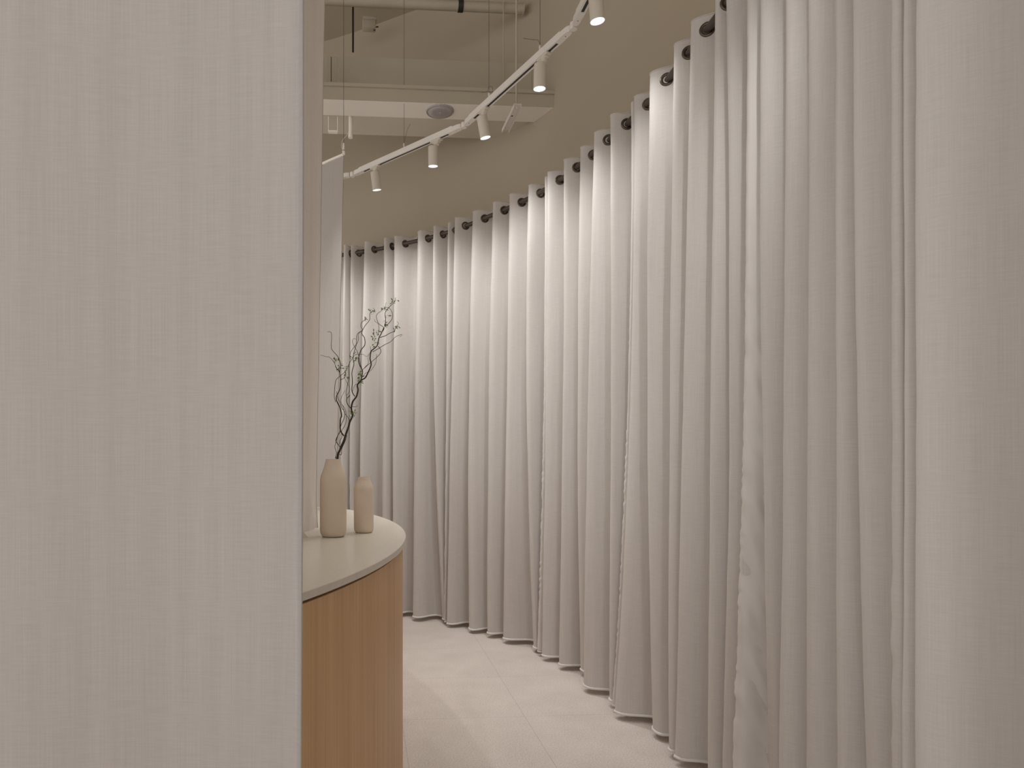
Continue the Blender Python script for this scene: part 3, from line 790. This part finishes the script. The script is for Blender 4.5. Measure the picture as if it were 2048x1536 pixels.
# ------------------------------------------------------------------ willow branches
VD = 2.71
def c4(x, y, off): return at(600+x/6.4, 560+y/6.4, VD+off)
def c5(x, y, off): return at(580+x/6.4, 800+y/6.4, VD+off)
TW_ = [
 (5, [(605,790),(640,640),(690,520),(715,440),(750,340),(765,280),(800,200),(785,110),(800,30),(825,-10),(853,-50),(871,-130),(863,-190),(903,-245),(963,-285),(998,-350),(1038,-450),(1025,-530),(1038,-620),(1073,-655),(1118,-700),(1138,-790),(1173,-860),(1203,-930)], .0046, .0018, 0, 0),
 (4, [(1090,590),(1095,500),(1090,420),(1130,360),(1190,300),(1215,260),(1225,225)], .0017, .0007, 0, .02),
 (4, [(1085,600),(1140,550),(1180,490),(1180,420),(1140,360),(1070,345)], .0013, .0007, 0, -.03),
 (4, [(1060,655),(1075,610),(1010,560),(980,490),(985,440),(1040,395),(1085,350),(1105,285)], .0013, .0006, 0, .04),
 (4, [(1000,710),(1010,620),(1000,560),(960,530),(955,500)], .0011, .0006, 0, .03),
 (4, [(1025,735),(1090,715),(1150,680),(1205,655),(1230,600),(1260,560),(1240,530)], .0015, .0006, 0, -.05),
 (4, [(930,920),(1000,880),(1080,830),(1160,790),(1220,730),(1290,700),(1305,705),(1275,730)], .0013, .0006, 0, -.06),
 (4, [(1000,845),(1035,900),(1020,950),(960,1010),(890,1070),(800,1150)], .0012, .0010, 0, .02),
 (4, [(985,950),(970,1060),(930,1130),(900,1165)], .0008, .0008, .02, 0),
 (4, [(785,1275),(800,1165),(760,1080),(750,1000),(780,900),(830,830),(825,740),(790,680),(830,590),(890,510),(895,430),(935,400),(960,410),(955,380),(935,360)], .0022, .0006, 0, .05),
 (4, [(800,1170),(770,1060),(740,930),(700,860),(670,790),(690,750),(715,760)], .0012, .0006, .02, .05),
 (4, [(830,510),(785,550),(780,600),(800,640),(750,690),(745,780),(700,850),(650,920),(640,990),(650,1010)], .0010, .0010, .05, .0),
 (4, [(790,650),(730,700),(720,830),(690,930),(680,1010),(690,1080),(665,1180),(670,1300),(665,1420),(700,1490)], .0010, .0019, .03, 0),
 (4, [(640,1040),(620,1120),(625,1250),(600,1380),(590,1440),(600,1530)], .0010, .0012, .03, .02),
 (5, [(690,460),(645,385),(645,250),(660,200),(640,100),(605,30),(593,-10),(600,-60),(638,-140),(648,-260),(638,-360),(648,-460),(608,-560),(543,-635),(528,-690),(533,-840),(508,-875),(478,-870)], .0028, .0007, 0, -.06),
 (4, [(510,1180),(460,1120),(440,1060),(380,990),(330,980),(258,960)], .0012, .0006, -.04, -.08),
 (4, [(455,1560),(440,1480),(455,1300),(500,1240),(560,1190),(600,1140),(640,1050),(700,960)], .0012, .0008, -.02, .03),
 (4, [(520,1280),(570,1250),(590,1200)], .0012, .0007, -.03, -.02),
 (5, [(640,600),(590,530),(600,480),(640,400),(650,330),(690,240),(700,160),(660,90),(640,30),(610,-30),(598,-110)], .0016, .0009, 0, -.03),
 (5, [(590,790),(580,745),(595,680),(575,600),(600,500),(625,420)], .0013, .0009, .01, .02),
 (5, [(605,770),(655,700),(665,620),(700,540),(725,470),(718,430)], .0013, .0010, -.01, -.01),
 (5, [(635,570),(640,520),(665,470),(660,400),(700,330),(720,260),(715,150),(690,90),(660,60)], .0011, .0009, .01, .02),
 (5, [(765,280),(740,220),(700,170),(680,90),(650,0),(700,-120)], .0011, .0008, .0, .03),
 (5, [(785,110),(740,60),(725,-10),(768,-60)], .0018, .0014, 0, .01),
 (5, [(800,85),(850,85),(860,70)], .0010, .0007, 0, -.01),
 (4, [(740,1360),(720,1330),(690,1370),(670,1430)], .0008, .0008, 0, .02),
 (4, [(900,850),(905,910),(870,990),(875,1060),(820,1130)], .0007, .0009, .02, 0),
 (4, [(770,1290),(830,1200),(900,1170)], .0009, .0006, 0, -.02),
 (4, [(700,960),(800,950),(850,980),(880,940)], .0007, .0006, .02, .04),
 (4, [(510,1190),(455,1100),(440,1040),(440,985)], .0008, .0005, -.03, -.05),
 (4, [(560,1240),(610,1330),(640,1400),(600,1480)], .0007, .0007, 0, .03),
]
wl = thing('willow_branches', 'dark twisted bare branches with tiny green shoots standing in the tall vase', 'branches', at(676, 930, VD))
for kind, pts, r0, r1, o0, o1 in TW_:
    fn = c4 if kind == 4 else c5; n_ = len(pts)
    P = [fn(x, y, o0+(o1-o0)*i/(n_-1)) for i, (x, y) in enumerate(pts)]
    if kind == 5 and pts[0][1] > 740:
        P = [Vector((P[0].x-.004, VD, CTZ+.06))] + P
    Q = catmull(P, 5)
    m = MB(); m.tube(Q, [r0+(r1-r0)*i/(len(Q)-1) for i in range(len(Q))], 7)
    m.build('branch', M_bark, wl, True)
LEAF = [(1200,290),(1190,262),(1175,300),(1245,262),(1080,380),(1060,360),(1100,370),(1130,460),(1100,560),(1110,590),(1095,550),(1225,610),(1260,595),(1215,635),(910,420),(895,400),(950,405),(850,505),(840,490),(945,660),(1010,665),(945,710),(935,735),(955,760),(940,820),(980,800),(985,690),(930,860),(700,930),(660,990),(700,1000),(680,1030),(720,1010),(770,1200),(762,1185),(775,1215),(765,1250),(758,1270),(800,1240),(770,1310),(790,1320),(455,1040),(450,1020),(480,1025),(505,1100),(490,1150),(500,1140),(535,1130),(520,1090),(590,1120),(575,1160),(585,1205),(600,1240)]
LEAF5 = [(775,140),(778,165),(820,190),(826,152),(812,178),(770,215)]
def leafmesh(mb, c, L, ang, tilt):
    W = L*.36; R = Matrix.Rotation(ang, 3, 'Y') @ Matrix.Rotation(tilt, 3, 'Z')
    prof = [(0, 0), (.25, .75), (.5, 1), (.75, .7), (1, 0)]
    top = [R @ Vector((t*L, .0, W/2*w)) + Vector(c) for t, w in prof]
    mid = [R @ Vector((t*L, -.0012*math.sin(t*PI), 0)) + Vector(c) for t, w in prof]
    bot = [R @ Vector((t*L, .0, -W/2*w)) + Vector(c) for t, w in prof]
    n = 5; v = top+mid+bot
    mb.add(v, [(i, i+1, n+i+1, n+i) for i in range(4)] + [(n+i, n+i+1, 2*n+i+1, 2*n+i) for i in range(4)])
for kind, L_ in ((4, LEAF), (5, LEAF5)):
    fn = c4 if kind == 4 else c5
    for (x, y) in L_:
        m = MB(); c = fn(x, y, random.uniform(-.01, .01))
        for k in range(2):
            leafmesh(m, c, random.uniform(.008, .014), random.uniform(-3.1, 3.1), random.uniform(-.6, .6))
        # a curled shoot
        a0 = random.uniform(0, 6.3); rr = random.uniform(.003, .006); P = []
        for k in range(8):
            a = a0 + k*.55; P.append(c + Vector((rr*(math.cos(a)-math.cos(a0)), .001*k, rr*(math.sin(a)-math.sin(a0)))))
        m.tube(P, .0005, 4)
        m.build('leafy_shoot', M_leaf, wl, True)

# ------------------------------------------------------------------ hanging banners
def banner(label, path_top, path_bot, z0, z1, mat, wav, rows=50, sub=8, hemw=True, tube=True, puddle=False, cables=()):
    """sheet hung from a slim rail; path points are (x, y) near edge first"""
    T = catmull([(x, y, 0) for x, y in path_top], sub); Bt = catmull([(x, y, 0) for x, y in path_bot], sub)
    root = thing('hanging_banner', label, 'banner', (round(T[0].x, 3), round(T[0].y, 3), z0))
    n_ = len(T); verts = []; uvs = []; s = [0]
    for i in range(1, n_): s.append(s[-1]+(T[i]-T[i-1]).length)
    for r in range(rows+1):
        z = z0+(z1-z0)*r/rows; f_ = r/rows
        for i in range(n_):
            q = Bt[i]*(1-f_) + T[i]*f_
            a_ = T[max(i-1, 0)]; b_ = T[min(i+1, n_-1)]; t_ = (b_-a_).normalized(); nr = Vector((-t_.y, t_.x, 0))
            q = q + nr*wav*(noise.noise(Vector((s[i]*3.2, z*.5, z0*7)))*1.0)*(1-f_*.7)
            if puddle and r < 3:
                q = q + nr*(.006*(3-r)*noise.noise(Vector((s[i]*14, r*2, 1)))*2.2) + Vector((.003*(3-r), 0, 0))
            verts.append(Vector((q.x, q.y, z))); uvs.append((s[i], z))
    link_mesh('cloth', verts, [(r*n_+i, r*n_+i+1, (r+1)*n_+i+1, (r+1)*n_+i) for r in range(rows) for i in range(n_-1)], mat, root, True, None, uvs)
    if hemw:
        m = MB(); hp = [verts[r*n_] for r in range(rows+1)]; m.tube(hp, .0022, 6)
        link_mesh('side_hem', m.v, m.f, mat, root, True, None, [(v.x+v.y, v.z) for v in m.v])
    if tube:
        m = MB(); m.tube([p+Vector((0, 0, z1+.006)) for p in T], .008, 12); m.build('rail', M_soffit, root, auto=60)
        for fr in cables:
            p = T[int(fr*(n_-1))]+Vector((0, 0, z1+.01))
            m = MB(); m.tube([p+Vector((0, 0, .02)), (p.x, p.y, CEIL)], .0013, 6); m.build('suspension_cable', M_cable, root)
            m = MB(); m.box(p+Vector((0, 0, .004)), (.016, .016, .024), 0, .003); m.lathe([(0, 0), (.0055, 0), (.0055, .03), (.003, .038), (0, .038)], p+Vector((0, 0, .025)), 10)
            m.build('cable_gripper', M_soffit, root, auto=40)
            m = MB(); m.tube(catmull([p+Vector(q) for q in ((0, 0, .015), (-.012, 0, .04), (-.010, 0, .07), (0, 0, .09), (.012, 0, .10), (.03, 0, .125))], 5), .0012, 5); m.build('cable_tail', M_soffit, root)
    return root, verts, n_

# A: the large near one at the left of the picture
root, vA, nA = banner('huge sheer white fabric banner filling the left third of the photo',
    [(-.182, 1.175), (-.186, 1.20), (-.23, 1.215), (-.45, 1.235), (-.70, 1.21), (-1.0, 1.23), (-1.5, 1.22)],
    [(-.192, 1.185), (-.196, 1.205), (-.24, 1.220), (-.45, 1.235), (-.70, 1.21), (-1.0, 1.23), (-1.5, 1.22)], .03, 3.05, M_sheer, .010, cables=(.02, .6))
# stitched hem line of its right edge
m = MB()
hv = []; hu = []
for r in range(51):
    for c in range(0, 12):
        v_ = vA[r*nA+c]; hv.append(v_ + Vector((0, -.0022, 0))); hu.append((c*.003, v_.z))
o = link_mesh('edge_hem', hv, [(r*12+c, r*12+c+1, (r+1)*12+c+1, (r+1)*12+c) for r in range(50) for c in range(11)], M_sheer, root, True, None, hu)
o['label'] = 'stitched vertical hem along the right edge'

# B: the narrow one seen edge on, its foot resting on the counter
banner('narrow fabric banner seen edge on, its brownish shade put into the colour, its foot on the counter behind the huge banner',
    [(-.372, 3.02), (-.385, 2.9), (-.430, 2.78), (-.418, 2.64), (-.475, 2.50), (-.52, 2.42)],
    [(-.415, 3.00), (-.425, 2.9), (-.448, 2.78), (-.425, 2.64), (-.47, 2.55), (-.53, 2.44)], CTZ+.004, 3.62, M_sheer_b, .004, rows=60, sub=8, puddle=True, cables=(.1, .9))
# C: the one behind the vases
banner('white fabric banner hung on a cable behind the vases and branches',
    [(-.392, 4.03), (-.46, 4.09), (-.58, 4.20), (-.80, 4.40), (-1.05, 4.76)],
    [(-.440, 4.06), (-.50, 4.12), (-.60, 4.22), (-.81, 4.40), (-1.05, 4.76)], CTZ+.006, 3.045, M_sheer_c, .004, cables=(.0, .9))
